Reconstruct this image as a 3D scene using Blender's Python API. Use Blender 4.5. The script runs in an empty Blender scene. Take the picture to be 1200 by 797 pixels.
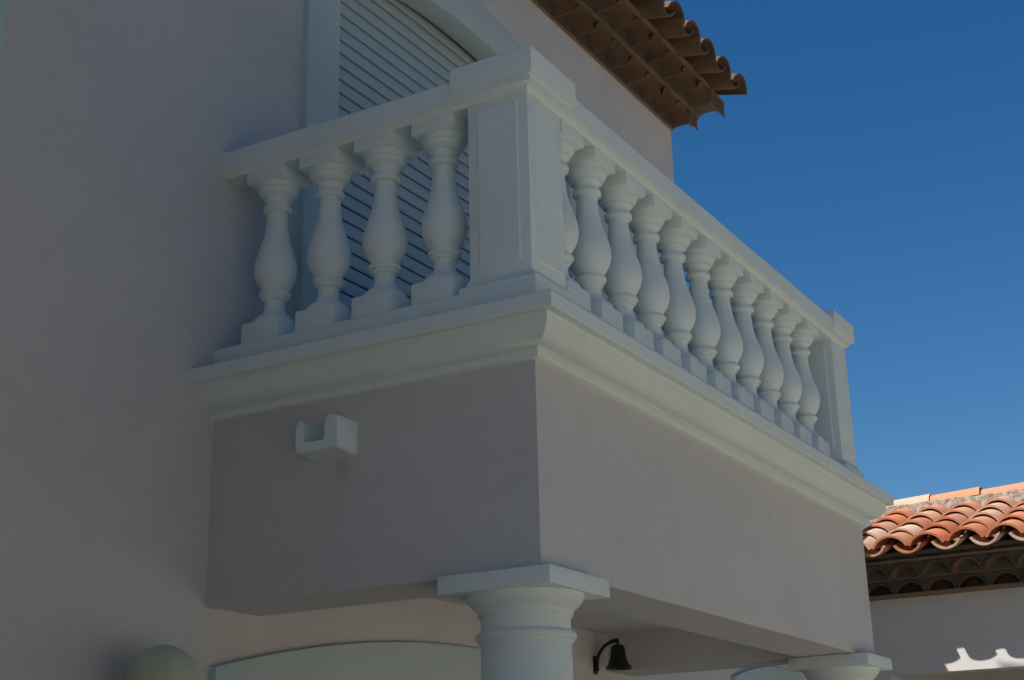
import bpy, bmesh, math, random
from mathutils import Vector, Matrix

random.seed(7)
scene = bpy.context.scene
COL = scene.collection
R = math.radians

# ------------------------------------------------------------------ camera, sky, sun, exposure
G = 2.45                       # height of the balcony soffit above the ground
cam_data = bpy.data.cameras.new('camera')
cam = bpy.data.objects.new('camera', cam_data)
COL.objects.link(cam)
_f = Vector((0.823110, 0.471638, 0.316304)); _r = Vector((0.503772, -0.863520, -0.023367)); _u = Vector((-0.262114, -0.178579, 0.948370))
_m = Matrix((_r, _u, -_f)).transposed().to_4x4()
_m.translation = Vector((-3.74887, -3.37433, -0.71209 + G))
cam.matrix_world = _m
cam_data.sensor_width = 36.0
cam_data.lens = 50.6841
cam_data.clip_start = 0.05
cam_data.clip_end = 2000
scene.camera = cam

TO_SUN = Vector((-1.0, 0.70, 1.62)).normalized()
world = bpy.data.worlds.new('World')
scene.world = world
world.use_nodes = True
wn = world.node_tree
sky = wn.nodes.new('ShaderNodeTexSky')
sky.sky_type = 'NISHITA'
sky.sun_disc = False
sky.sun_elevation = math.asin(TO_SUN.z)
sky.sun_rotation = math.atan2(TO_SUN.x, TO_SUN.y)
sky.altitude = 300
sky.air_density = 1.0
sky.dust_density = 0.25
sky.ozone_density = 2.5
hsv = wn.nodes.new('ShaderNodeHueSaturation')
hsv.inputs['Saturation'].default_value = 1.36
wn.links.new(sky.outputs[0], hsv.inputs['Color'])
wn.links.new(hsv.outputs[0], wn.nodes['Background'].inputs[0])
wn.nodes['Background'].inputs[1].default_value = 0.068

sun_data = bpy.data.lights.new('sun', 'SUN')
sun_data.energy = 5.0
sun_data.angle = R(0.53)
sun_data.color = (1.0, 0.945, 0.87)
sun = bpy.data.objects.new('sun', sun_data)
COL.objects.link(sun)
sun.rotation_euler = (-TO_SUN).to_track_quat('-Z', 'Y').to_euler()
sun.location = (-20, 15, 40)

vs = scene.view_settings
vs.view_transform = 'Standard'
vs.look = 'None'
vs.gamma = 1.0
vs.use_curve_mapping = False
vs.exposure = 0.47
scene.cycles.max_bounces = 10
scene.cycles.diffuse_bounces = 6

# ------------------------------------------------------------------ materials
def new_mat(name):
    m = bpy.data.materials.new(name)
    m.use_nodes = True
    nt = m.node_tree
    return m, nt, nt.nodes['Principled BSDF']

def noise(nt, scale, detail=4, rough=0.55, coord='Object'):
    tc = nt.nodes.new('ShaderNodeTexCoord')
    n = nt.nodes.new('ShaderNodeTexNoise')
    n.inputs['Scale'].default_value = scale
    n.inputs['Detail'].default_value = detail
    n.inputs['Roughness'].default_value = rough
    nt.links.new(tc.outputs[coord], n.inputs['Vector'])
    return n

def ramp(nt, fac, stops):
    r = nt.nodes.new('ShaderNodeValToRGB')
    el = r.color_ramp.elements
    while len(el) < len(stops):
        el.new(0.5)
    for e, (p, c) in zip(el, stops):
        e.position = p
        e.color = (*c, 1)
    nt.links.new(fac, r.inputs[0])
    return r

def mix(nt, fac, a, b, mode='MIX'):
    n = nt.nodes.new('ShaderNodeMix')
    n.data_type = 'RGBA'
    n.blend_type = mode
    for sock, v in ((n.inputs[0], fac), (n.inputs[6], a), (n.inputs[7], b)):
        if hasattr(v, 'links'):
            nt.links.new(v, sock)
        elif isinstance(v, (int, float)):
            sock.default_value = v
        else:
            sock.default_value = (*v, 1)
    return n.outputs[2]

def bump(nt, bsdf, h, strength, dist):
    b = nt.nodes.new('ShaderNodeBump')
    b.inputs['Strength'].default_value = strength
    b.inputs['Distance'].default_value = dist
    nt.links.new(h, b.inputs['Height'])
    nt.links.new(b.outputs[0], bsdf.inputs['Normal'])

def stucco(name, c, stain=None):
    m, nt, b = new_mat(name)
    big = noise(nt, 1.3, 3)
    mid = noise(nt, 9, 5, .6)
    fine = noise(nt, 210, 3, .7)
    lo = tuple(x * .93 for x in c); hi = tuple(min(1, x * 1.05) for x in c)
    col = ramp(nt, big.outputs[0], [(.3, lo), (.7, hi)]).outputs[0]
    col = mix(nt, .35, col, ramp(nt, mid.outputs[0], [(.3, tuple(x * .9 for x in c)), (.7, hi)]).outputs[0])
    sp = ramp(nt, fine.outputs[0], [(.3, (.84, .84, .84)), (.6, (1, 1, 1))]).outputs[0]
    col = mix(nt, .55, col, sp, 'MULTIPLY')
    nt.links.new(col, b.inputs['Base Color'])
    b.inputs['Roughness'].default_value = .95
    b.inputs['Specular IOR Level'].default_value = .15
    if stain:
        tc = nt.nodes.new('ShaderNodeTexCoord')
        sb = nt.nodes.new('ShaderNodeVectorMath'); sb.operation = 'SUBTRACT'; sb.inputs[1].default_value = stain
        nt.links.new(tc.outputs['Object'], sb.inputs[0])
        mu = nt.nodes.new('ShaderNodeVectorMath'); mu.operation = 'MULTIPLY'; mu.inputs[1].default_value = (1, 11, 9)
        nt.links.new(sb.outputs[0], mu.inputs[0])
        ln = nt.nodes.new('ShaderNodeVectorMath'); ln.operation = 'LENGTH'
        nt.links.new(mu.outputs[0], ln.inputs[0])
        ad = nt.nodes.new('ShaderNodeMath'); ad.operation = 'ADD'
        nt.links.new(ln.outputs['Value'], ad.inputs[0]); nt.links.new(mid.outputs[0], ad.inputs[1])
        mk = ramp(nt, ad.outputs[0], [(.45, (.42, .42, .42)), (1.0, (0, 0, 0))]).outputs[0]
        col = mix(nt, mk, col, (.42, .27, .17))
        nt.links.new(col, b.inputs['Base Color'])
    bump(nt, b, fine.outputs[0], .8, .006)
    return m

def paint(name, c, rough=.7, bmp=.25):
    m, nt, b = new_mat(name)
    big = noise(nt, 3.0, 5, .6)
    fine = noise(nt, 120, 3, .6)
    st = noise(nt, 14, 6, .65)
    col = ramp(nt, big.outputs[0], [(.3, tuple(x * .94 for x in c)), (.7, c)]).outputs[0]
    sp = ramp(nt, st.outputs[0], [(.28, (.9, .885, .86)), (.46, (1, 1, 1))]).outputs[0]
    col = mix(nt, .6, col, sp, 'MULTIPLY')
    nt.links.new(col, b.inputs['Base Color'])
    b.inputs['Roughness'].default_value = rough
    b.inputs['Specular IOR Level'].default_value = .25
    bump(nt, b, fine.outputs[0], bmp, .002)
    return m

def terracotta(name, stops, dirt, amount):
    m, nt, b = new_mat(name)
    oi = nt.nodes.new('ShaderNodeObjectInfo')
    r = ramp(nt, oi.outputs['Random'], stops)
    n1 = noise(nt, 22, 5, .65)
    n2 = noise(nt, 90, 4, .7)
    n3 = noise(nt, 6, 4, .6)
    # offset the grain for every tile
    for n in (n1, n3):
        tc = n.inputs['Vector'].links[0].from_socket
        ad = nt.nodes.new('ShaderNodeVectorMath'); ad.operation = 'ADD'
        mu = nt.nodes.new('ShaderNodeMath'); mu.operation = 'MULTIPLY'; mu.inputs[1].default_value = 37.0
        nt.links.new(oi.outputs['Random'], mu.inputs[0])
        nt.links.new(tc, ad.inputs[0]); nt.links.new(mu.outputs[0], ad.inputs[1])
        nt.links.new(ad.outputs[0], n.inputs['Vector'])
    col = mix(nt, .5, r.outputs[0], ramp(nt, n1.outputs[0], [(.3, (.72, .68, .66)), (.62, (1.0, 1.0, 1.0))]).outputs[0], 'MULTIPLY')
    d = ramp(nt, n3.outputs[0], [(.5, (0, 0, 0)), (.72, (1, 1, 1))]).outputs[0]
    mm = nt.nodes.new('ShaderNodeMath'); mm.operation = 'MULTIPLY'; mm.inputs[1].default_value = amount
    nt.links.new(d, mm.inputs[0])
    col = mix(nt, mm.outputs[0], col, dirt)
    nt.links.new(col, b.inputs['Base Color'])
    b.inputs['Roughness'].default_value = .9
    b.inputs['Specular IOR Level'].default_value = .2
    bump(nt, b, n2.outputs[0], .4, .003)
    return m

M = {}
M['stucco'] = stucco('pink_stucco', (.69, .668, .655))
M['stained'] = stucco('pink_stucco_with_rust_stain', (.69, .668, .655), (0, -.56, G + .405))
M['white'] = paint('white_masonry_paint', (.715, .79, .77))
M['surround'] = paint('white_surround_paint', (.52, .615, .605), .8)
M['shutter'] = paint('shutter_lacquer', (.44, .54, .57), .45, .05)
M['tile'] = terracotta('sunbleached_clay_tile', [(0, (.50, .16, .075)), (.22, (.57, .22, .11)), (.48, (.55, .27, .165)), (.66, (.60, .35, .225)), (.86, (.62, .45, .33)), (1, (.45, .14, .065))], (.30, .24, .18), .35)
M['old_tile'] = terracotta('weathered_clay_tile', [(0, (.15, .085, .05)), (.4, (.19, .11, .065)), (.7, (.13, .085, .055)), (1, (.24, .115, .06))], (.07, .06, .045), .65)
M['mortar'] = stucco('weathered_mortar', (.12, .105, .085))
M['band'] = terracotta('flat_clay_band', [(0, (.23, .15, .095)), (1, (.28, .18, .115))], (.16, .13, .1), .5)
m, nt, b = new_mat('rough_ridge_mortar')
n1 = noise(nt, 26, 6, .7); n2 = noise(nt, 70, 4, .7)
c1 = ramp(nt, n1.outputs[0], [(.35, (.13, .10, .08)), (.5, (.33, .27, .21)), (.68, (.52, .46, .39))]).outputs[0]
nt.links.new(c1, b.inputs['Base Color']); b.inputs['Roughness'].default_value = 1
bump(nt, b, n1.outputs[0], 1.0, .03)
M['ridge_mortar'] = m
m, nt, b = new_mat('dark_interior')
nz = noise(nt, 5); nt.links.new(ramp(nt, nz.outputs[0], [(.3, (.03, .028, .025)), (.7, (.05, .045, .04))]).outputs[0], b.inputs['Base Color'])
M['dark'] = m
m, nt, b = new_mat('black_cast_iron')
nz = noise(nt, 60); nt.links.new(ramp(nt, nz.outputs[0], [(.3, (.012, .011, .01)), (.7, (.03, .026, .022))]).outputs[0], b.inputs['Base Color'])
b.inputs['Roughness'].default_value = .4; b.inputs['Metallic'].default_value = .3
M['iron'] = m
m, nt, b = new_mat('opal_glass')
nz = noise(nt, 8); nt.links.new(ramp(nt, nz.outputs[0], [(.3, (.50, .52, .36)), (.7, (.56, .57, .42))]).outputs[0], b.inputs['Base Color'])
b.inputs['Roughness'].default_value = .25
M['opal'] = m
m, nt, b = new_mat('gravel_ground')
n1 = noise(nt, 60, 5, .7); n2 = noise(nt, .25, 4)
c1 = ramp(nt, n1.outputs[0], [(.3, (.48, .44, .36)), (.7, (.70, .65, .55))]).outputs[0]
c1 = mix(nt, .5, c1, ramp(nt, n2.outputs[0], [(.35, (.75, .72, .68)), (.65, (1, 1, 1))]).outputs[0], 'MULTIPLY')
nt.links.new(c1, b.inputs['Base Color']); b.inputs['Roughness'].default_value = 1
bump(nt, b, n1.outputs[0], .6, .01)
M['gravel'] = m

# ------------------------------------------------------------------ helpers
def mesh_obj(name, verts, faces, mat, parent=None, smooth=None):
    me = bpy.data.meshes.new(name)
    me.from_pydata([tuple(v) for v in verts], [], faces)
    bm = bmesh.new(); bm.from_mesh(me)
    bmesh.ops.recalc_face_normals(bm, faces=bm.faces[:])
    bm.to_mesh(me); bm.free()
    me.materials.append(M[mat])
    if smooth is not None:
        me.shade_smooth()
        me.set_sharp_from_angle(angle=R(smooth))
    return link(name, me, parent)

def link(name, me, parent=None):
    o = bpy.data.objects.new(name, me)
    COL.objects.link(o)
    if parent is not None:
        o.parent = parent
    return o

def empty(name, loc=(0, 0, 0)):
    o = bpy.data.objects.new(name, None)
    o.empty_display_size = .2
    COL.objects.link(o)
    o.location = loc
    return o

def tag(o, label=None, cat=None, group=None, kind=None):
    for k, v in (('label', label), ('category', cat), ('group', group), ('kind', kind)):
        if v:
            o[k] = v
    return o

class MB:
    def __init__(s): s.v = []; s.f = []
    def add(s, verts, faces):
        n = len(s.v); s.v += [tuple(v) for v in verts]; s.f += [tuple(i + n for i in f) for f in faces]
    def box(s, x0, x1, y0, y1, z0, z1):
        s.add([(x, y, z) for z in (z0, z1) for y in (y0, y1) for x in (x0, x1)],
              [(0, 1, 3, 2), (4, 5, 7, 6), (0, 1, 5, 4), (2, 3, 7, 6), (0, 2, 6, 4), (1, 3, 7, 5)])
        return s
    def lathe(s, prof, n=40, c=(0, 0)):
        m = len(prof); base = len(s.v)
        for r, z in prof:
            for k in range(n):
                a = 2 * math.pi * k / n
                s.v.append((c[0] + r * math.cos(a), c[1] + r * math.sin(a), z))
        for i in range(m - 1):
            for k in range(n):
                k2 = (k + 1) % n
                s.f.append((base + i * n + k, base + i * n + k2, base + (i + 1) * n + k2, base + (i + 1) * n + k))
        s.f.append(tuple(base + k for k in range(n)))
        s.f.append(tuple(base + (m - 1) * n + k for k in range(n)))
        return s
    def build(s, name, mat, parent=None, smooth=None, bevel=0):
        o = mesh_obj(name, s.v, s.f, mat, parent, smooth)
        if bevel:
            me = o.data
            bm = bmesh.new(); bm.from_mesh(me)
            es = [e for e in bm.edges if len(e.link_faces) == 2 and e.calc_face_angle() > R(30)]
            bmesh.ops.bevel(bm, geom=es, offset=bevel, segments=2, profile=.5, affect='EDGES')
            bm.to_mesh(me); bm.free()
            me.shade_smooth(); me.set_sharp_from_angle(angle=R(40))
        return o

def box(name, mat, parent, x0, x1, y0, y1, z0, z1, bevel=0):
    return MB().box(x0, x1, y0, y1, z0, z1).build(name, mat, parent, bevel=bevel)

def sweep(path, prof):
    """profile (out, z), closed, carried along an open plan path with mitred corners; 'out' is to the right of travel"""
    mb = MB(); rows = []
    P = [Vector(p) for p in path]
    for i, p in enumerate(P):
        ds = []
        if i > 0: ds.append((P[i] - P[i - 1]).normalized())
        if i < len(P) - 1: ds.append((P[i + 1] - P[i]).normalized())
        ns = [Vector((d.y, -d.x)) for d in ds]
        n = ns[0] if len(ns) == 1 else (ns[0] + ns[1]) / (1 + ns[0].dot(ns[1]))
        rows.append([(p.x + n.x * o, p.y + n.y * o, z) for o, z in prof])
    m = len(prof)
    for r_ in rows: mb.v += r_
    for i in range(len(rows) - 1):
        for k in range(m):
            k2 = (k + 1) % m
            mb.f.append((i * m + k, i * m + k2, (i + 1) * m + k2, (i + 1) * m + k))
    mb.f.append(tuple(range(m)))
    mb.f.append(tuple((len(rows) - 1) * m + k for k in range(m)))
    return mb

def Z(z): return z + G
def zprof(pr): return [(a, z + G) for a, z in pr]

# ------------------------------------------------------------------ ground
g = MB().box(-300, 300, -300, 300, -.5, 0).build('ground', 'gravel')
tag(g, kind='structure')

m, nt, b = new_mat('bounce_terracotta')
bk = nt.nodes.new('ShaderNodeTexBrick'); tcb = nt.nodes.new('ShaderNodeTexCoord')
nt.links.new(tcb.outputs['Object'], bk.inputs['Vector'])
bk.offset = 0; bk.inputs['Scale'].default_value = 1.0; bk.inputs['Brick Width'].default_value = .3; bk.inputs['Row Height'].default_value = .3; bk.inputs['Mortar Size'].default_value = .006
bk.inputs['Color1'].default_value = (.60, .38, .24, 1); bk.inputs['Color2'].default_value = (.66, .45, .30, 1); bk.inputs['Mortar'].default_value = (.5, .45, .38, 1)
nt.links.new(bk.outputs[0], b.inputs['Base Color']); b.inputs['Roughness'].default_value = .8
M['paving'] = m
tag(MB().box(-8.5, 6.85, -3.1, -.001, 0.0005, .004).build('added_bounce_paving', 'paving'), kind='structure')  # unseen paving added to bounce warm light onto the balcony soffit

# ------------------------------------------------------------------ house
HX0, HX1 = -9.0, 4.34          # facade runs along X at Y = 0, its outer side faces -Y
WT = 3.65                      # top of the facade wall above the soffit datum
house = empty('house', (-2.3, 3, 0))
HP = house
def H(o):                      # parent while keeping world coordinates
    o.matrix_parent_inverse = Matrix.Translation(-Vector(house.location))
    return o

def arch(cx, peak, rad):
    return lambda x: peak - (rad - math.sqrt(max(1e-6, rad * rad - (x - cx) ** 2)))

def wall_with_openings(x0, x1, z0, z1, y0, y1, ops, extra=()):
    """ops: (xa, xb, zb, top function)"""
    xs = {x0, x1}
    for a, b_, zb, tf in ops:
        for k in range(25): xs.add(a + (b_ - a) * k / 24)
    xs = sorted(xs)
    mb = MB()
    for a, b_ in zip(xs[:-1], xs[1:]):
        mid = (a + b_) / 2
        here = sorted([o for o in ops if o[0] < mid < o[1]], key=lambda o: o[2])
        lo = (z0, z0)
        segs = []
        for o in here:
            segs.append((lo, (o[2], o[2]))); lo = (o[3](a), o[3](b_))
        segs.append((lo, (z1, z1)))
        for (la, lb), (ha, hb) in segs:
            if ha - la < 1e-4: continue
            v = [(a, y0, la), (b_, y0, lb), (b_, y0, hb), (a, y0, ha), (a, y1, la), (b_, y1, lb), (b_, y1, hb), (a, y1, ha)]
            mb.add(v, [(0, 1, 2, 3), (7, 6, 5, 4), (0, 4, 5, 1), (3, 2, 6, 7)])
    for a, b_, zb, tf in ops:
        for x in (a, b_):
            mb.add([(x, y0, zb), (x, y1, zb), (x, y1, tf(x)), (x, y0, tf(x))], [(0, 1, 2, 3)])
    for x in (x0, x1):
        mb.add([(x, y0, z0), (x, y1, z0), (x, y1, z1), (x, y0, z1)], [(0, 1, 2, 3)])
    return mb

def raw(mb, name, mat, parent):
    """build without recalculating normals across open strips"""
    return mb.build(name, mat, parent)

UC = 1.72                      # centre line of both doors
up_in = arch(UC, Z(3.10), 3.25); up_out = arch(UC, Z(3.302), 3.45)
lo_in = arch(UC, Z(-.197), 6.86); lo_out = arch(UC, Z(.008), 7.06)
lw_in = arch(-2.17, Z(3.10), 3.25); lw_out = arch(-2.17, Z(3.302), 3.45)
ops = [(.66, 2.78, Z(.74), up_in), (.25, 3.19, 0.0, lo_in), (-3.0, -1.285, Z(1.0), lw_in)]
ops[1] = (.25, 3.19, .02, lo_in)
wall = raw(wall_with_openings(HX0, HX1, 0, Z(WT) + .32, 0, .10, ops), 'wall', 'stucco', HP); H(wall)
# returns and back of the house
mbw = MB()
mbw.box(HX1 - .1, HX1, .1, 7.4, 0, Z(WT) + .24); mbw.box(HX0, HX0 + .1, .1, 7.4, 0, Z(WT) + .24); mbw.box(HX0 + .1, HX1 - .1, 7.3, 7.4, 0, Z(WT) + .24)
H(mbw.build('side_wall', 'stucco', HP))
# gables
for gx in (HX1 - .1, HX0):
    mbg = MB(); zz = Z(WT) - .001
    mbg.add([(gx + .002, .1, zz), (gx + .002, 7.3, zz), (gx + .002, 3.7, zz + 1.55), (gx + .098, .1, zz), (gx + .098, 7.3, zz), (gx + .098, 3.7, zz + 1.55)],
            [(0, 1, 2), (3, 4, 5), (0, 1, 4, 3), (1, 2, 5, 4), (0, 2, 5, 3)])
    H(mbg.build('gable', 'stucco', HP))

def surround(name, xa, xb, fin, xo0, xo1, fout, zb, y0, y1, parent):
    N = 32
    inn = [(xa, zb)] + [(xa + (xb - xa) * k / N, fin(xa + (xb - xa) * k / N)) for k in range(N + 1)] + [(xb, zb)]
    out = [(xo0, zb)] + [(xo0 + (xo1 - xo0) * k / N, fout(xo0 + (xo1 - xo0) * k / N)) for k in range(N + 1)] + [(xo1, zb)]
    mb = MB(); n = len(inn)
    for pts, y in ((inn, y0), (out, y0), (inn, y1), (out, y1)):
        mb.v += [(x, y, z) for x, z in pts]
    for k in range(n - 1):
        a, b_ = k, k + 1
        mb.f += [(a, b_, n + b_, n + a), (2 * n + a, 2 * n + b_, 3 * n + b_, 3 * n + a), (a, b_, 2 * n + b_, 2 * n + a), (n + a, n + b_, 3 * n + b_, 3 * n + a)]
    mb.f += [(0, n, 3 * n, 2 * n), (n - 1, 2 * n - 1, 4 * n - 1, 3 * n - 1)]
    o = mb.build(name, 'surround', parent, bevel=.004)
    return H(o) if parent is HP else o

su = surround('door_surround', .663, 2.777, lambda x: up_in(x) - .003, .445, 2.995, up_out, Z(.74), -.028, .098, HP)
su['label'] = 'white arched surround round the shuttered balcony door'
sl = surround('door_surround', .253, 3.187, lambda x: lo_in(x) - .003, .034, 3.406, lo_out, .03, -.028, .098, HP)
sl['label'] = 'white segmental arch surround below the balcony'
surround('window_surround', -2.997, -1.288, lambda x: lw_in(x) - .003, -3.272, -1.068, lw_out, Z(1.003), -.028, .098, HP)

# roller shutter: every slat a piece of its own
def slat_mesh(x0, x1, h):
    pr = [(.002, 0.0045), (-.002, .008), (-.0042, h * .35), (-.0042, h * .65), (-.002, h - .008), (.002, h - .0045), (.008, h - .0045), (.008, .0045)]
    mb = MB()
    for x in (x0, x1): mb.v += [(x, y, z) for y, z in pr]
    n = len(pr)
    mb.f += [(k, (k + 1) % n, n + (k + 1) % n, n + k) for k in range(n)] + [tuple(range(n)), tuple(range(n, 2 * n))]
    return mb
def shutter(x0, x1, z0, z1, y, pitch, parent):
    sh = box('roller_shutter', 'dark', parent, x0, x1, y + .012, y + .03, z0, z1)
    if parent is HP: H(sh)
    z = z0; first = None
    while z < z1 - pitch:
        if first is None:
            first = slat_mesh(x0 + .01, x1 - .01, pitch).build('slat', 'shutter', sh, smooth=50); o = first
        else:
            o = link('slat', first.data, sh)
        o.matrix_parent_inverse = sh.matrix_parent_inverse if False else Matrix()
        o.location = (0, y, z)
        z += pitch
    return sh
shutter(.60, 2.84, Z(.72), Z(3.2), .135, .067, HP)
shutter(-3.06, -1.22, Z(.98), Z(3.2), .135, .067, HP)
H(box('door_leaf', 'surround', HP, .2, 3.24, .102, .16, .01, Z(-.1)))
H(box('attic_floor', 'dark', HP, HX0 + .102, HX1 - .102, .102, 7.298, Z(WT) - .1, Z(WT) - .004))

# ------------------------------------------------------------------ canal tiles
def tile_mesh(name, mat, length, w0, w1, h0, h1, th, up=True, seg=9):
    """axis +x from the low end (w0,h0) to the high end (w1,h1); chord at z = 0, hollow down when up"""
    mb = MB()
    def arc(w, h, t):
        half = w / 2; rad = (half * half + h * h) / (2 * h); a = math.asin(min(1, half / rad))
        if h > rad: a = math.pi - a
        out = []
        for k in range(seg + 1):
            q = -a + 2 * a * k / seg
            out.append(((rad + t) * math.sin(q), (rad + t) * math.cos(q) - (rad - h)))
        return out
    rows = []
    for x, w, h in ((0, w0, h0), (length, w1, h1)):
        for t in (0, th):
            rows.append([(x, y, z if up else -z) for y, z in arc(w, h, t)])
    n = seg + 1
    for r_ in rows: mb.v += r_
    for k in range(seg):
        mb.f += [(k, k + 1, n + k + 1, n + k), (2 * n + k, 2 * n + k + 1, 3 * n + k + 1, 3 * n + k),
                 (k, k + 1, 2 * n + k + 1, 2 * n + k), (n + k, n + k + 1, 3 * n + k + 1, 3 * n + k)]
    for k in (0, seg):
        mb.f.append((k, n + k, 3 * n + k, 2 * n + k))
    me = bpy.data.meshes.new(name)
    me.from_pydata(mb.v, [], mb.f)
    bm = bmesh.new(); bm.from_mesh(me); bmesh.ops.recalc_face_normals(bm, faces=bm.faces[:]); bm.to_mesh(me); bm.free()
    me.materials.append(M[mat]); me.shade_smooth(); me.set_sharp_from_angle(angle=R(45))
    return me

def frame(s, u, origin):
    s = Vector(s).normalized(); u = Vector(u).normalized(); n = s.cross(u)
    m = Matrix((s, u, n)).transposed().to_4x4(); m.translation = Vector(origin)
    return m

def put(name, me, parent, mw):
    o = link(name, me, parent)
    o.matrix_world = mw
    return o

def child_world(o, parent, mw):
    """place a piece in world coordinates under a parent that itself may be parented"""
    def pw(p):
        return (pw(p.parent) @ p.matrix_parent_inverse @ p.matrix_basis) if p.parent else p.matrix_basis.copy()
    o.parent = parent
    o.matrix_parent_inverse = Matrix()
    o.matrix_basis = pw(parent).inverted() @ mw

COVER = tile_mesh('cover_tile', 'tile', .44, .232, .195, .074, .064, .015, True)
CHANNEL = tile_mesh('channel_tile', 'tile', .44, .175, .205, .055, .066, .015, False)
COVER_O = tile_mesh('cover_tile', 'old_tile', .44, .225, .185, .078, .066, .015, True)
CHANNEL_O = tile_mesh('channel_tile', 'old_tile', .44, .165, .205, .060, .072, .014, False)

def roof_tiles(roof, origin, s, u, n_cols, n_rows, pitch, cover, channel, expo=.33, jit=.004):
    """origin: lowest edge, bottom of the first channel; s up the slope, u along the eave"""
    s = Vector(s).normalized(); u = Vector(u).normalized(); nrm = s.cross(u)
    if nrm.z < 0: nrm = -nrm; 
    for c in range(n_cols):
        for r_ in range(n_rows):
            for kind in (0, 1):
                me = (channel, cover)[kind]
                du = (c + (.5 if kind else 0)) * pitch + random.uniform(-jit, jit)
                ds = r_ * expo + random.uniform(-.012, .012) + (0.0 if kind else -.012)
                up_ = (.072 if kind == 0 else .052) + random.uniform(-.003, .003)
                tilt = .072 + random.uniform(-.008, .008)
                sv = (s - nrm * tilt).normalized()
                uu = (u + s * random.uniform(-.025, .025))
                uu = (uu - sv * uu.dot(sv)).normalized()
                n3 = sv.cross(uu)
                if n3.z < 0: uu = -uu; n3 = -n3
                mw = Matrix((sv, uu, n3)).transposed().to_4x4()
                mw.translation = Vector(origin) + u * du + s * ds + nrm * (up_ + .02)
                o = bpy.data.objects.new('tile', me); COL.objects.link(o)
                child_world(o, roof, mw)

def genoise(parent, origin, u, out, length, z0, proj, pitch, seed_off=0.0, width=.195, h=.078, name='cornice_course', dz=0.0, end_b=0.0):
    z0 = z0 + dz
    """one course of hollow tiles bedded in mortar; u along the wall, out away from it"""
    u = Vector(u); out = Vector(out); o0 = Vector(origin)
    top = h + .022; band = .018
    n = int(length / pitch)
    half = width / 2 + .012; hh = h + .013
    rad = (half * half + hh * hh) / (2 * hh)
    samples = []
    for k in range(n):
        c = (k + .5) * pitch + seed_off
        for q in range(11):
            x = c - half + 2 * half * q / 10
            d = x - c
            samples.append((x, max(0.0, math.sqrt(max(0, rad * rad - d * d)) - (rad - hh))))
    samples = [(0.0, 0.0)] + [s_ for s_ in samples if 0 < s_[0] < length] + [(length, end_b)]
    mb = MB(); m = len(samples)
    dpt = proj - .016
    def P(x, dd, z): v = o0 + u * x + out * dd; return (v.x, v.y, z0 + z)
    for x, b_ in samples:
        mb.v += [P(x, dpt, b_), P(x, dpt, top), P(x, -.02, b_), P(x, -.02, top)]
    for k in range(m - 1):
        a = 4 * k; b2 = a + 4
        mb.f += [(a, b2, b2 + 1, a + 1), (a + 2, a + 3, b2 + 3, b2 + 2), (a, a + 2, b2 + 2, b2), (a + 1, b2 + 1, b2 + 3, a + 3)]
    mb.f += [(0, 1, 3, 2), (4 * m - 4, 4 * m - 2, 4 * m - 1, 4 * m - 3)]
    body = mb.build(name, 'mortar', None)
    body.parent = parent
    if parent is house: H(body)
    else: child_world(body, parent, Matrix())
    ib = MB()
    for x in (0.004, length - .004):
        for dd in (-.018, max(.012, proj - .13)):
            for z in (.002, top - .004): ib.v.append(P(x, dd, z))
    ib.f += [(0, 1, 3, 2), (4, 5, 7, 6), (0, 1, 5, 4), (2, 3, 7, 6), (0, 2, 6, 4), (1, 3, 7, 5)]
    io = ib.build('mortar_infill', 'mortar', None); child_world(io, body, Matrix())
    bb = MB()
    for x in (-.0, length):
        for dd in (-.02, proj + .008):
            for z in (top + .001, top + band): bb.v.append(P(x, dd, z))
    bb.f += [(0, 1, 3, 2), (4, 5, 7, 6), (0, 1, 5, 4), (2, 3, 7, 6), (0, 2, 6, 4), (1, 3, 7, 5)]
    bo = bb.build('clay_band', 'band', None); child_world(bo, body, Matrix())
    me = tile_mesh('cornice_tile', 'old_tile', proj + .02, width, width, h, h, .012, True, 8)
    for k in range(n):
        c = (k + .5) * pitch + seed_off
        if c - half < -.01 or c + half > length + .01: continue
        pos = o0 + u * (c + random.uniform(-.006, .006)) + out * (proj + random.uniform(-.006, .008))
        s = -out; uu = u; nz = s.cross(uu)
        if nz.z < 0: uu = -uu; nz = -nz
        mw = Matrix((s, uu, nz)).transposed().to_4x4(); mw.translation = (pos.x, pos.y, z0 - .001 + random.uniform(-.003, .003))
        o = bpy.data.objects.new('tile', me); COL.objects.link(o)
        child_world(o, body, mw)
    return body

# main roof
SL = .33
zE = Z(3.83)
mbr = MB()
ey0 = -.25
def roofz(y): return zE - .045 + (y + .44) * SL
mbr.add([(HX0 - .1, ey0, roofz(ey0)), (HX1 + .03, ey0, roofz(ey0)), (HX1 + .03, 3.7, roofz(3.7)), (HX0 - .1, 3.7, roofz(3.7)),
         (HX0 - .1, ey0, roofz(ey0) + .045), (HX1 + .03, ey0, roofz(ey0) + .045), (HX1 + .03, 3.7, roofz(3.7) + .08), (HX0 - .1, 3.7, roofz(3.7) + .08)],
        [(0, 1, 2, 3), (4, 5, 6, 7), (0, 1, 5, 4), (1, 2, 6, 5), (2, 3, 7, 6), (3, 0, 4, 7)])
y2 = 7.8
mbr.add([(HX0 - .1, y2, roofz(-.4)), (HX1 + .03, y2, roofz(-.4)), (HX1 + .03, 3.72, roofz(3.7)), (HX0 - .1, 3.72, roofz(3.7)),
         (HX0 - .1, y2, roofz(-.4) + .07), (HX1 + .03, y2, roofz(-.4) + .07), (HX1 + .03, 3.72, roofz(3.7) + .07), (HX0 - .1, 3.72, roofz(3.7) + .07)],
        [(0, 1, 2, 3), (4, 5, 6, 7), (0, 1, 5, 4), (1, 2, 6, 5), (2, 3, 7, 6), (3, 0, 4, 7)])
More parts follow.
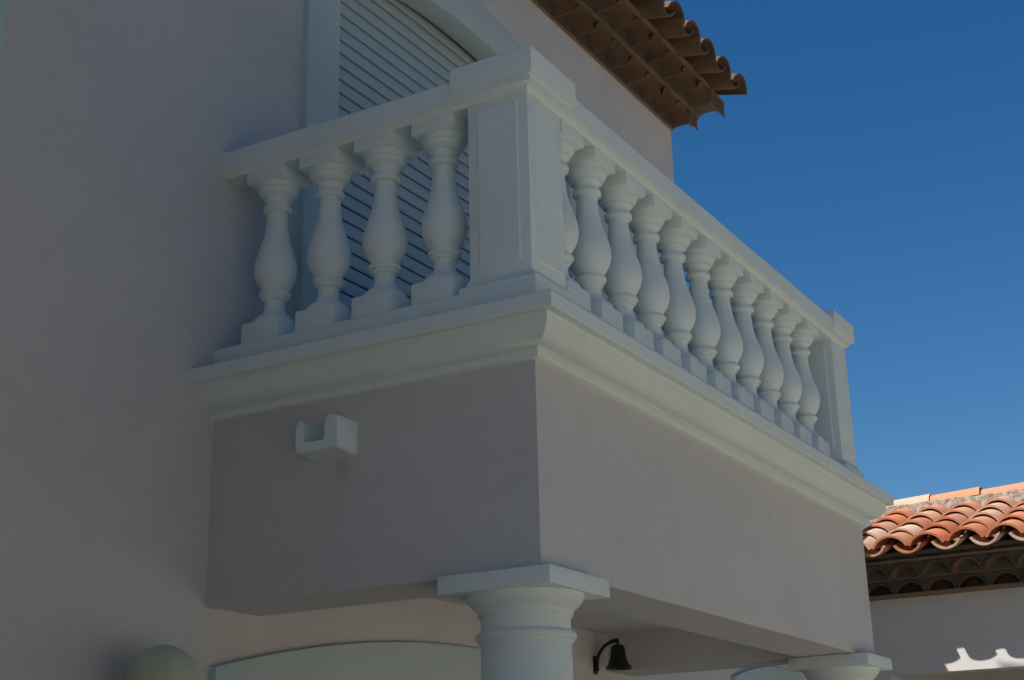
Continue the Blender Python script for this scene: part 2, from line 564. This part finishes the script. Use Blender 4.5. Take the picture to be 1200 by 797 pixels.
hroof = H(mbr.build('roof', 'old_tile', HP))
sv = Vector((0, 1, SL)).normalized()
ncol = 23
x_last = HX1 + .13
roof_tiles(hroof, (x_last - (ncol - .5) * .262, -.44, zE - .02), sv, (1, 0, 0), ncol, 3, .262, COVER_O, CHANNEL_O)
H(box('roof_edge', 'mortar', HP, HX0, x_last - ncol * .262 - .1, -.43, -.29, zE - .01, zE + .11))
# courses of hollow tiles under the eave and round the gable corner
for zz, pj in ((WT, .15), (WT + .105, .30)):
    genoise(HP, (-2.0, 0, 0), (1, 0, 0), (0, -1, 0), HX1 + 2.0 + .03, Z(zz), pj, .235, -.007, .215, end_b=.085)
    genoise(HP, (HX1 + .002, -pj + .004, 0), (0, 1, 0), (1, 0, 0), 3.0, Z(zz), pj * .85, .235, .003, .215, dz=.0015)
    H(box('cornice_run', 'mortar', HP, HX0, -2.003, -pj, .0, Z(zz), Z(zz) + .103))
H(box('wall_band', 'band', HP, HX0, HX1 + .012, -.014, .05, Z(WT) - .014, Z(WT) - .001))
mbs = MB().box(HX0 + .01, -2.65, -1.9, -.002, 0, Z(WT)).box(HX0, -2.55, -1.98, -.003, Z(WT) + .001, Z(WT) + .12)
H(mbs.build('added_shade_bay', 'stucco', HP))  # unseen bay added to block sky light at the left of the facade
tag(house, 'tall pink stuccoed house with arched shuttered door and tiled eaves', 'house')

# lower link between the house and the annexe, same wall line
LX0, LX1 = HX1 + .003, 6.995
LT = 1.67
li_in = arch(5.6, Z(0.0), 3.0); li_out = arch(5.6, Z(.207), 3.2)
linkb = empty('link_building', (5.6, 1.5, 0))
def LK(o): o.parent = linkb; o.matrix_parent_inverse = Matrix.Translation(-Vector(linkb.location)); return o
LK(raw(wall_with_openings(LX0, LX1, 0, Z(LT), .012, .11, [(4.98, 6.22, .02, li_in)]), 'wall', 'stucco', None))
o = surround('door_surround', 4.983, 6.217, lambda x: li_in(x) - .003, 4.765, 6.435, li_out, .03, -.02, .105, None); LK(o)
sh = box('roller_shutter', 'dark', None, 4.9, 6.3, .147, .17, .03, Z(.05)); LK(sh)
first = None; z = .03
while z < Z(.0):
    if first is None: first = slat_mesh(4.91, 6.29, .067).build('slat', 'shutter', sh, smooth=50); o = first
    else: o = link('slat', first.data, sh)
    o.location = (0, .135, z); z += .067
LK(MB().box(LX0, LX1, .112, 3.2, Z(LT) - .3, Z(LT)).box(LX0, LX1, 3.1, 3.199, 0, Z(LT) - .301).build('flat_roof', 'stucco', None))
LK(MB().box(LX0, LX1, -.12, .3, Z(LT) + .002, Z(LT) + .07).build('coping', 'white', None))
tag(linkb, 'low pink link block with arched shuttered door between house and annexe', 'building')

# ------------------------------------------------------------------ balcony
D, L = 1.307, 3.348
bal = empty('balcony', (L / 2, -D / 2, 0))
def B(o):
    o.parent = bal; o.matrix_parent_inverse = Matrix.Translation(-Vector(bal.location)); return o
PATH = [(0, .02), (0, -D), (L, -D), (L, .02)]
# travelling from the wall outwards along -Y, the right-hand side is -X (outside)
beam = sweep(PATH, zprof([(0, .004), (0, .655), (-.29, .655), (-.29, .004), (-.286, 0), (-.004, 0)])).build('edge_beam', 'stained', None); B(beam)
B(MB().box(.2, L - .2, -D + .2, .015, Z(.19), Z(.60)).build('slab', 'stucco', None))
B(MB().box(.02, L - .02, -D + .02, .012, Z(.658), Z(.76)).build('floor', 'white', None))
corn = [(-.2, .655), (.012, .651), (.020, .654), (.023, .660), (.023, .676), (.020, .682), (.026, .6825), (.028, .6845)]
for k in range(1, 13):                       # ovolo under the fascia
    q = math.pi / 2 * k / 12
    corn.append((.028 + (.104 - .028) * math.sin(q), .6845 + (.762 - .6845) * (1 - math.cos(q))))
corn += [(.104, .764), (.133, .7635), (.137, .767), (.137, .811), (.1335, .8155), (.02, .818), (-.2, .818)]
B(sweep(PATH, zprof(corn)).build('cornice', 'white', None, smooth=28))
plin = [(-.205, .80), (.0175, .80), (.0175, .910), (.0135, .916), (-.198, .916), (-.205, .910)]
B(sweep(PATH, zprof(plin)).build('plinth', 'white', None, smooth=28))
rail = [(-.20, 1.594), (-.005, 1.594), (-.001, 1.598), (.003, 1.606), (.016, 1.612), (.0235, 1.614), (.0235, 1.686), (.0195, 1.692), (-.214, 1.692), (-.219, 1.686), (-.219, 1.614), (-.20, 1.606)]
B(sweep(PATH, zprof(rail)).build('handrail', 'white', None, smooth=28))

# balusters
bp = [(0, 0), (.0785, .998), (.079, 1.003), (.0775, 1.010), (.072, 1.018), (.064, 1.0245), (.057, 1.028), (.057, 1.032), (.051, 1.0355), (.0455, 1.041), (.0405, 1.050), (.0375, 1.062), (.0366, 1.076), (.0372, 1.086), (.0395, 1.092), (.0465, 1.0925),
      (.0485, 1.098), (.0490, 1.1045), (.0535, 1.105), (.0570, 1.109), (.0583, 1.1145), (.0572, 1.121), (.0535, 1.1255), (.0485, 1.126), (.0482, 1.131), (.052, 1.139), (.060, 1.150), (.0680, 1.164), (.0742, 1.180), (.0780, 1.197), (.0793, 1.213), (.0780, 1.231),
      (.0745, 1.250), (.0690, 1.270), (.0620, 1.291), (.0545, 1.314), (.0480, 1.339), (.0430, 1.366), (.0398, 1.395), (.0382, 1.420), (.0380, 1.4395), (.0475, 1.440), (.0515, 1.4435), (.0530, 1.450), (.0530, 1.4545), (.0515, 1.4610), (.0475, 1.4645),
      (.0438, 1.465), (.0434, 1.474), (.0450, 1.482), (.0490, 1.489), (.0550, 1.4945), (.0608, 1.495), (.0608, 1.5025), (.0640, 1.503), (.0680, 1.507), (.0715, 1.514), (.0730, 1.5225), (.0780, 1.523), (.0785, 1.528), (.0785, 1.547), (0, 0)]
bp = bp[1:-1]
BAL = MB().lathe(bp, 40).build('baluster', 'white', None, smooth=38)
hb = .0825
BASEB = MB().box(-hb, hb, -hb, hb, .91, .999).build('base_block', 'white', None, bevel=.004)
CAPB = MB().box(-hb, hb, -hb, hb, 1.546, 1.598).build('cap_block', 'white', None, bevel=.004)
spots = []
yc0, dy = -.190, .2435
for k in range(4): spots.append((.0855, yc0 - dy * k))
xa, xb = .334, 2.871
for k in range(11): spots.append((xa + (xb - xa) * k / 10, -D + .0855))
for k in range(4): spots.append((L - .0855, yc0 - dy * k))
for i, (x, y) in enumerate(spots):
    b0 = BAL if i == 0 else link('baluster', BAL.data)
    c0 = BASEB if i == 0 else link('base_block', BASEB.data)
    t0 = CAPB if i == 0 else link('cap_block', CAPB.data)
    B(b0)
    b0.matrix_basis = Matrix.Translation((x + random.uniform(-.0015, .0015), y + random.uniform(-.0015, .0015), G)) @ Matrix.Rotation(random.uniform(-.008, .008), 4, 'Z')
    for ch in (c0, t0):
        ch.parent = b0; ch.matrix_parent_inverse = Matrix(); ch.matrix_basis = Matrix()

# pedestals
def pedestal(x0, y1, label):
    """shaft square .233 wide, outer corner given by x0 (left) and y1 (outer)"""
    w = .233; x1 = x0 + w; y0 = y1 + w
    sh = MB().box(x0, x1, y1, y0, Z(.955), Z(1.63)).build('pedestal', 'white', None, bevel=.003); B(sh)
    sh['label'] = label
    def kid(o): child_world(o, sh, Matrix()); return o
    ccx, ccy = (x0 + x1) / 2, (y0 + y1) / 2; h = w / 2
    def sq(pr, name):
        mb = MB()
        for o_, z in pr:
            a = h + o_
            mb.v += [(ccx - a, ccy - a, Z(z)), (ccx + a, ccy - a, Z(z)), (ccx + a, ccy + a, Z(z)), (ccx - a, ccy + a, Z(z))]
        n = len(pr)
        for i in range(n - 1):
            for k in range(4):
                k2 = (k + 1) % 4
                mb.f.append((4 * i + k, 4 * i + k2, 4 * i + 4 + k2, 4 * i + 4 + k))
        mb.f += [(0, 1, 2, 3), tuple(4 * (n - 1) + k for k in range(4))]
        return kid(mb.build(name, 'white', None, smooth=28))
    sq([(.026, .802), (.026, .931), (.023, .934), (.018, .936), (.010, .944), (.005, .954), (.003, .960)], 'base')
    sq([(.002, 1.606), (.010, 1.612), (.014, 1.620), (.018, 1.626), (.030, 1.634), (.033, 1.637), (.041, 1.638), (.0425, 1.642), (.0425, 1.731), (.039, 1.7357), (.0, 1.742)], 'cap')
    # raised panels
    for ax, sgn in (('x', -1), ('y', -1), ('x', 1), ('y', 1)):
        a0, a1, z0, z1, t = .036, .197, .999, 1.572, .0045
        mb = MB(); e = .006
        prof = [((a0, z0), 0), ((a1, z0), 0), ((a1, z1), 0), ((a0, z1), 0), ((a0 + e, z0 + e), t), ((a1 - e, z0 + e), t), ((a1 - e, z1 - e), t), ((a0 + e, z1 - e), t)]
        for (a, z), d in prof:
            d = d if d else -.001
            if ax == 'x': mb.v.append(((x0 - d) if sgn < 0 else (x1 + d), y1 + a, Z(z)))
            else: mb.v.append((x0 + a, (y1 - d) if sgn < 0 else (y0 + d), Z(z)))
        mb.f += [(4, 5, 6, 7), (0, 1, 5, 4), (1, 2, 6, 5), (2, 3, 7, 6), (3, 0, 4, 7), (0, 3, 2, 1)]
        kid(mb.build('raised_panel', 'white', None))
    return sh
pedestal(.0105, -D + .0065, 'square corner pedestal with raised panels between the two rows of balusters')
pedestal(3.1605, -D + .0065, 'square end pedestal with raised panels against the sky')

# rain spout block on the side of the balcony: an open U
spx, y_in, y_out = -.105, -.450, -.628
mb = MB()
def u_profile():
    a, b_ = y_in, y_out
    pts = [(b_, .444), (b_, .545), (b_ + .006, .557), (b_ + .018, .563), (b_ + .036, .563), (b_ + .046, .558), (b_ + .050, .548), (b_ + .052, .482),
           (a - .037, .482), (a - .036, .540), (a - .032, .552), (a - .024, .557), (a - .010, .554), (a - .003, .546), (a, .535), (a, .448), (a - .006, .440), (b_ + .008, .438)]
    return pts
up_ = u_profile(); n = len(up_)
for x, ins in ((.01, 0), (spx + .006, 0), (spx, .004)):
    cy = (y_in + y_out) / 2
    for y, z in up_:
        zz = z + (.012 if z < .46 and x < 0 else 0)
        mb.v.append((x, y - ins * (1 if y > cy else -1), Z(zz)))
for r_ in range(2):
    for k in range(n):
        k2 = (k + 1) % n
        mb.f.append((r_ * n + k, r_ * n + k2, (r_ + 1) * n + k2, (r_ + 1) * n + k))
mb.f += [tuple(range(n)), tuple(2 * n + k for k in range(n))]
sp = B(mb.build('rain_spout', 'white', None, smooth=35))
sp['label'] = 'white U shaped rain spout block'
tag(bal, 'pink balcony with white cornice and bulbous white balusters under a handrail', 'balcony')

# ------------------------------------------------------------------ columns
def column(cx, cy, label):
    root = empty('column', (cx, cy, 0))
    def K(o): o.parent = root; o.matrix_parent_inverse = Matrix(); return o
    a = .1958
    K(MB().box(-a, a, -a, a, Z(-.058), Z(-.002)).build('abacus', 'white', None, bevel=.004))
    K(MB().lathe([(z_r[0], Z(z_r[1])) for z_r in [(.138, -.150), (.138, -.131), (.1385, -.127), (.144, -.124), (.1465, -.121), (.1465, -.112), (.1475, -.107), (.150, -.1045), (.157, -.100), (.165, -.0925), (.173, -.083), (.1795, -.072), (.183, -.062), (.183, -.0565)]], 64).build('capital', 'white', None, smooth=35))
    K(MB().lathe([(r_, Z(z)) for r_, z in [(.136, -.208), (.142, -.205), (.144, -.200), (.1455, -.197), (.150, -.1945), (.1545, -.189), (.156, -.183), (.1545, -.177), (.150, -.172), (.144, -.169), (.136, -.1675)]], 64).build('neck_ring', 'white', None, smooth=35))
    sh_ = [(.160, .22), (.160, .8), (.157, 1.2), (.150, 1.7), (.1385, Z(-.215)), (.138, Z(-.148))]
    K(MB().lathe(sh_, 64).build('shaft', 'white', None, smooth=35))
    K(MB().lathe([(.185, .10), (.205, .105), (.212, .13), (.205, .16), (.18, .165), (.172, .18), (.176, .2), (.165, .221), (.15, .223)], 64).build('base_ring', 'white', None, smooth=35))
    K(MB().box(-.22, .22, -.22, .22, 0.002, .102).build('base_block', 'white', None, bevel=.006))
    tag(root, label, 'column', 'columns under the balcony')
cc = .1332
column(cc, -D + cc, 'round white column carrying the balcony corner below the panelled corner pedestal')
column(L - cc, -D + cc, 'round white column carrying the balcony end beside the tiled annexe')

# ------------------------------------------------------------------ annexe with the sunlit roof
AX = 7.0
AT = .80
ann = empty('annexe', (8.2, -2, 0))
def A(o): o.parent = ann; o.matrix_parent_inverse = Matrix.Translation(-Vector(ann.location)); return o
AY0, AY1 = -5.2, .0
ob = .235                        # underside of the wide opening
mb = MB()
mb.box(AX, AX + .22, AY0, AY1, Z(ob), Z(AT) + .40); mb.box(AX, AX + .22, -.35, AY1, 0, Z(ob) - .0005); mb.box(AX, AX + .22, AY0, -4.8, 0, Z(ob) - .0005)
A(mb.build('wall', 'stucco', None))
A(MB().box(AX + .221, AX + 2.4, AY1 - .2, AY1 - .003, 0, Z(AT)).box(AX + .221, AX + 2.4, AY0 + .003, AY0 + .2, 0, Z(AT)).box(AX + 2.2, AX + 2.4, AY0 + .201, AY1 - .201, 0, Z(AT)).build('side_wall', 'stucco', None))
A(MB().box(AX + .222, AX + 2.19, AY0 + .21, AY1 - .21, Z(AT) - .2, Z(AT) - .1).build('ceiling', 'dark', None))
A(box('clay_band', 'band', None, AX - .146, AX + .05, AY0, AY1 - .002, Z(AT) - .017, Z(AT) - .0015))
for zz, pj in ((AT, .14), (AT + .105, .28)):
    genoise(ann, (AX, AY1, 0), (0, -1, 0), (-1, 0, 0), 5.2, Z(zz), pj, .226, .03)
APL = .335
ex = AX - .44
ze = Z(1.035)
sa = Vector((1, 0, APL)).normalized()
RX = 8.22
def arz(x): return ze - .035 + (x - ex) * APL
mb = MB()
for x0_, x1_ in ((ex + .12, RX),):
    mb.add([(x0_, AY0 - .05, arz(x0_)), (x1_, AY0 - .05, arz(x1_)), (x1_, AY1 - .004, arz(x1_)), (x0_, AY1 - .004, arz(x0_)),
            (x0_, AY0 - .05, arz(x0_) + .03), (x1_, AY0 - .05, arz(x1_) + .03), (x1_, AY1 - .004, arz(x1_) + .03), (x0_, AY1 - .004, arz(x0_) + .03)],
           [(0, 1, 2, 3), (4, 5, 6, 7), (0, 1, 5, 4), (1, 2, 6, 5), (2, 3, 7, 6), (3, 0, 4, 7)])
x0_, x1_ = RX + .002, RX + 1.7
zr_ = arz(RX)
mb.add([(x0_, AY0 - .05, zr_), (x1_, AY0 - .05, zr_ - .55), (x1_, AY1 - .004, zr_ - .55), (x0_, AY1 - .004, zr_),
        (x0_, AY0 - .05, zr_ + .03), (x1_, AY0 - .05, zr_ - .52), (x1_, AY1 - .004, zr_ - .52), (x0_, AY1 - .004, zr_ + .03)],
       [(0, 1, 2, 3), (4, 5, 6, 7), (0, 1, 5, 4), (1, 2, 6, 5), (2, 3, 7, 6), (3, 0, 4, 7)])
aroof = A(mb.build('roof', 'mortar', None))
roof_tiles(aroof, (ex, AY1 - .16, ze - .02), sa, (0, -1, 0), 18, 5, .268, COVER, CHANNEL, expo=.335)
# ridge: mortar bed and big half-round tiles in a row
mb = MB()
N = 60
rs = random.Random(3)
for k in range(N + 1):
    y = AY1 - .01 - (AY1 - AY0) * k / N
    w = .125 + rs.uniform(-.02, .02); zb = zr_ - .01
    zt_ = zr_ + .165 + rs.uniform(-.006, .006)
    mb.v += [(RX - w - .06, y, zb), (RX - w, y, zt_ - .02), (RX - .05, y, zt_), (RX + .05, y, zt_), (RX + w + .06, y, zb)]
for k in range(N):
    a = 5 * k
    mb.f += [(a + i, a + i + 1, a + 6 + i, a + 5 + i) for i in range(4)] + [(a, a + 5, a + 9, a + 4)]
mb.f += [(0, 1, 2, 3, 4), tuple(5 * N + i for i in range(5))]
ridge = A(mb.build('ridge', 'ridge_mortar', None))
RT = tile_mesh('ridge_tile', 'tile', .46, .21, .175, .075, .065, .014, True, 9)
y = AY1 - .10; k = 0
while y > AY0:
    s = Vector((0, 1, -.03)).normalized(); uu = Vector((-1, 0, 0)); nz = s.cross(uu)
    if nz.z < 0: uu = -uu; nz = s.cross(uu)
    mw = Matrix((s, uu, nz)).transposed().to_4x4()
    mw.translation = Vector((RX + random.uniform(-.006, .006), y - .40, zr_ + .145 + random.uniform(-.004, .004)))
    o = bpy.data.objects.new('ridge_tile', RT); COL.objects.link(o)
    child_world(o, ridge, mw)
    y -= .41
tag(ann, 'low annexe with sunlit terracotta tile roof and two courses of hollow eave tiles', 'annexe')

# ------------------------------------------------------------------ wall bell under the balcony
bx, by, bz = 2.90, -.135, .0
bell = empty('wall_bell', (2.90, 0, Z(.0)))
def K(o): o.parent = bell; o.matrix_parent_inverse = Matrix(); return o
prof = [(.003, .118), (.018, .118), (.030, .112), (.035, .100), (.037, .085), (.040, .06), (.045, .038), (.053, .020), (.063, .008), (.068, .001), (.066, -.003), (.060, -.002), (.045, .03), (.032, .09), (.003, .10)]
K(MB().lathe(prof, 32, (0, -.135)).build('bell_body', 'iron', None, smooth=40))
K(MB().lathe([(.004, -.006), (.010, -.003), (.011, .004), (.005, .016), (.003, .09)], 12, (0, -.135)).build('clapper', 'iron', None, smooth=40))
def tube(pts, rad, n=8):
    mb = MB(); P = [Vector(p) for p in pts]
    for i, p in enumerate(P):
        t = (P[min(i + 1, len(P) - 1)] - P[max(i - 1, 0)]).normalized()
        a = Vector((1, 0, 0)); b_ = t.cross(a).normalized()
        mb.v += [tuple(p + a * rad * math.cos(2 * math.pi * k / n) + b_ * rad * math.sin(2 * math.pi * k / n)) for k in range(n)]
    for i in range(len(P) - 1):
        for k in range(n):
            mb.f.append((i * n + k, i * n + (k + 1) % n, (i + 1) * n + (k + 1) % n, (i + 1) * n + k))
    mb.f += [tuple(range(n)), tuple((len(P) - 1) * n + k for k in range(n))]
    return mb
arm = [(0, -.012, .0)] + [(0, -.012 - .123 * math.sin(a), .03 + .112 * (1 - math.cos(a)) ** .0 * math.sin(a) ** 1.0 if False else .03 + .108 * math.sin(a)) for a in [math.pi / 2 * k / 10 for k in range(11)]]
arm = [(0, -.014, -.005)] + [(0, -.014 - .121 * (1 - math.cos(a)), .025 + .115 * math.sin(a)) for a in [math.pi / 2 * k / 10 for k in range(11)]]
K(tube(arm, .0095).build('bracket', 'iron', None, smooth=50))
K(tube([(0, -.135, .147), (0, -.135, .112)], .009).build('hanger', 'iron', None, smooth=50))
K(MB().box(-.02, .02, -.009, -.0005, -.02, .07).build('wall_plate', 'iron', None, bevel=.003))
tag(bell, 'small black cast iron bell on a curved wall bracket', 'bell')

# ------------------------------------------------------------------ globe lamp on the facade
lamp = empty('globe_lamp', (-.36, 0, Z(-.28)))
def K(o): o.parent = lamp; o.matrix_parent_inverse = Matrix(); return o
rg = .112
prof = [(max(.004, rg * math.sin(math.pi * k / 24)), -rg * math.cos(math.pi * k / 24)) for k in range(25)]
K(MB().lathe(prof, 48, (0, -.16)).build('globe', 'opal', None, smooth=60))
K(MB().lathe([(.05, -.135), (.056, -.13), (.056, -.105), (.045, -.098)], 32, (0, -.16)).build('gallery', 'iron', None, smooth=40))
K(tube([(0, -.0, -.17), (0, -.08, -.185), (0, -.14, -.17), (0, -.16, -.13)], .011).build('arm', 'iron', None, smooth=50))
K(MB().box(-.045, .045, -.014, -.0005, -.24, -.12).build('wall_plate', 'iron', None, bevel=.004))
tag(lamp, 'round opal globe lamp fixed to the pink house wall', 'wall lamp')

# ------------------------------------------------------------------ unseen trees added behind the camera to cut sky light on the facade
m, nt, b = new_mat('evergreen_leaf')
nz = noise(nt, 2.5, 4); nt.links.new(ramp(nt, nz.outputs[0], [(.3, (.045, .075, .02)), (.7, (.085, .125, .04))]).outputs[0], b.inputs['Base Color'])
b.inputs['Roughness'].default_value = .6
M['leaf'] = m
m, nt, b = new_mat('grey_bark')
nz = noise(nt, 14, 6, .7); nt.links.new(ramp(nt, nz.outputs[0], [(.3, (.06, .048, .036)), (.7, (.17, .14, .11))]).outputs[0], b.inputs['Base Color'])
bump(nt, b, nz.outputs[0], .8, .02)
M['bark'] = m
rt = random.Random(11)
def limb(mb, pts, r0, r1, n=9):
    P = [Vector(p) for p in pts]; base = len(mb.v)
    for i, p in enumerate(P):
        t = (P[min(i + 1, len(P) - 1)] - P[max(i - 1, 0)]).normalized()
        a = t.cross(Vector((.3, 1, .1))).normalized(); b_ = t.cross(a)
        rr = r0 + (r1 - r0) * i / (len(P) - 1)
        mb.v += [tuple(p + (a * math.cos(2 * math.pi * k / n) + b_ * math.sin(2 * math.pi * k / n)) * rr) for k in range(n)]
    for i in range(len(P) - 1):
        for k in range(n):
            mb.f.append((base + i * n + k, base + i * n + (k + 1) % n, base + (i + 1) * n + (k + 1) % n, base + (i + 1) * n + k))
mbt = MB()
limb(mbt, [(0, 0, -.05), (.05, .02, 1.2), (-.04, .05, 2.6), (.06, 0, 4.2), (0, 0, 6.2)], .24, .09)
CC = Vector((0, 0, 5.0)); CRD = Vector((2.3, 2.0, 4.0))
for k in range(18):
    a = rt.uniform(0, 6.28); e = rt.uniform(-.9, 1.2)
    tip = CC + Vector((CRD.x * .85 * math.cos(a) * math.cos(e), CRD.y * .85 * math.sin(a) * math.cos(e), CRD.z * .8 * math.sin(e)))
    st = Vector((.02, 0, max(1.3, tip.z - rt.uniform(.6, 1.3))))
    if st.z > 6: st.z = 6
    md = st.lerp(tip, .5) + Vector((0, 0, .15))
    limb(mbt, [st, st.lerp(md, .5), md, md.lerp(tip, .5), tip], .06, .015, 6)
mbl = MB()
for k in range(4500):
    while True:
        q = Vector((rt.uniform(-1, 1), rt.uniform(-1, 1), rt.uniform(-1, 1)))
        if .35 < q.length < 1: break
    c = CC + Vector((q.x * CRD.x, q.y * CRD.y, q.z * CRD.z)) * (1 + .14 * math.sin(5 * q.x + 7 * q.z) * math.cos(4 * q.y))
    d = Vector((rt.gauss(0, 1), rt.gauss(0, 1), rt.gauss(0, .6))).normalized(); e = d.cross(Vector((rt.gauss(0, 1), rt.gauss(0, 1), rt.gauss(0, 1)))).normalized()
    l, w = rt.uniform(.14, .24), rt.uniform(.05, .09)
    mbl.add([c - d * l, c + e * w, c + d * l, c - e * w], [(0, 1, 2, 3)])
tr0 = mbt.build('trunk', 'bark', None, smooth=60); cr0 = mbl.build('crown', 'leaf', None)
for k in range(8):
    root = empty('added_shade_tree', (-13.5 + 4.0 * k + rt.uniform(-.5, .5), -11.0 + rt.uniform(-.8, .8), 0))
    root.rotation_euler.z = rt.uniform(0, 6.28); sc_ = rt.uniform(.9, 1.12); root.scale = (sc_, sc_, sc_)
    for src in (tr0, cr0):
        o = src if k == 0 else link(src.name.split('.')[0], src.data)
        o.parent = root
    tag(root, 'unseen evergreen tree added behind the camera to cut sky light on the house', 'tree', 'unseen trees added to cut sky light')
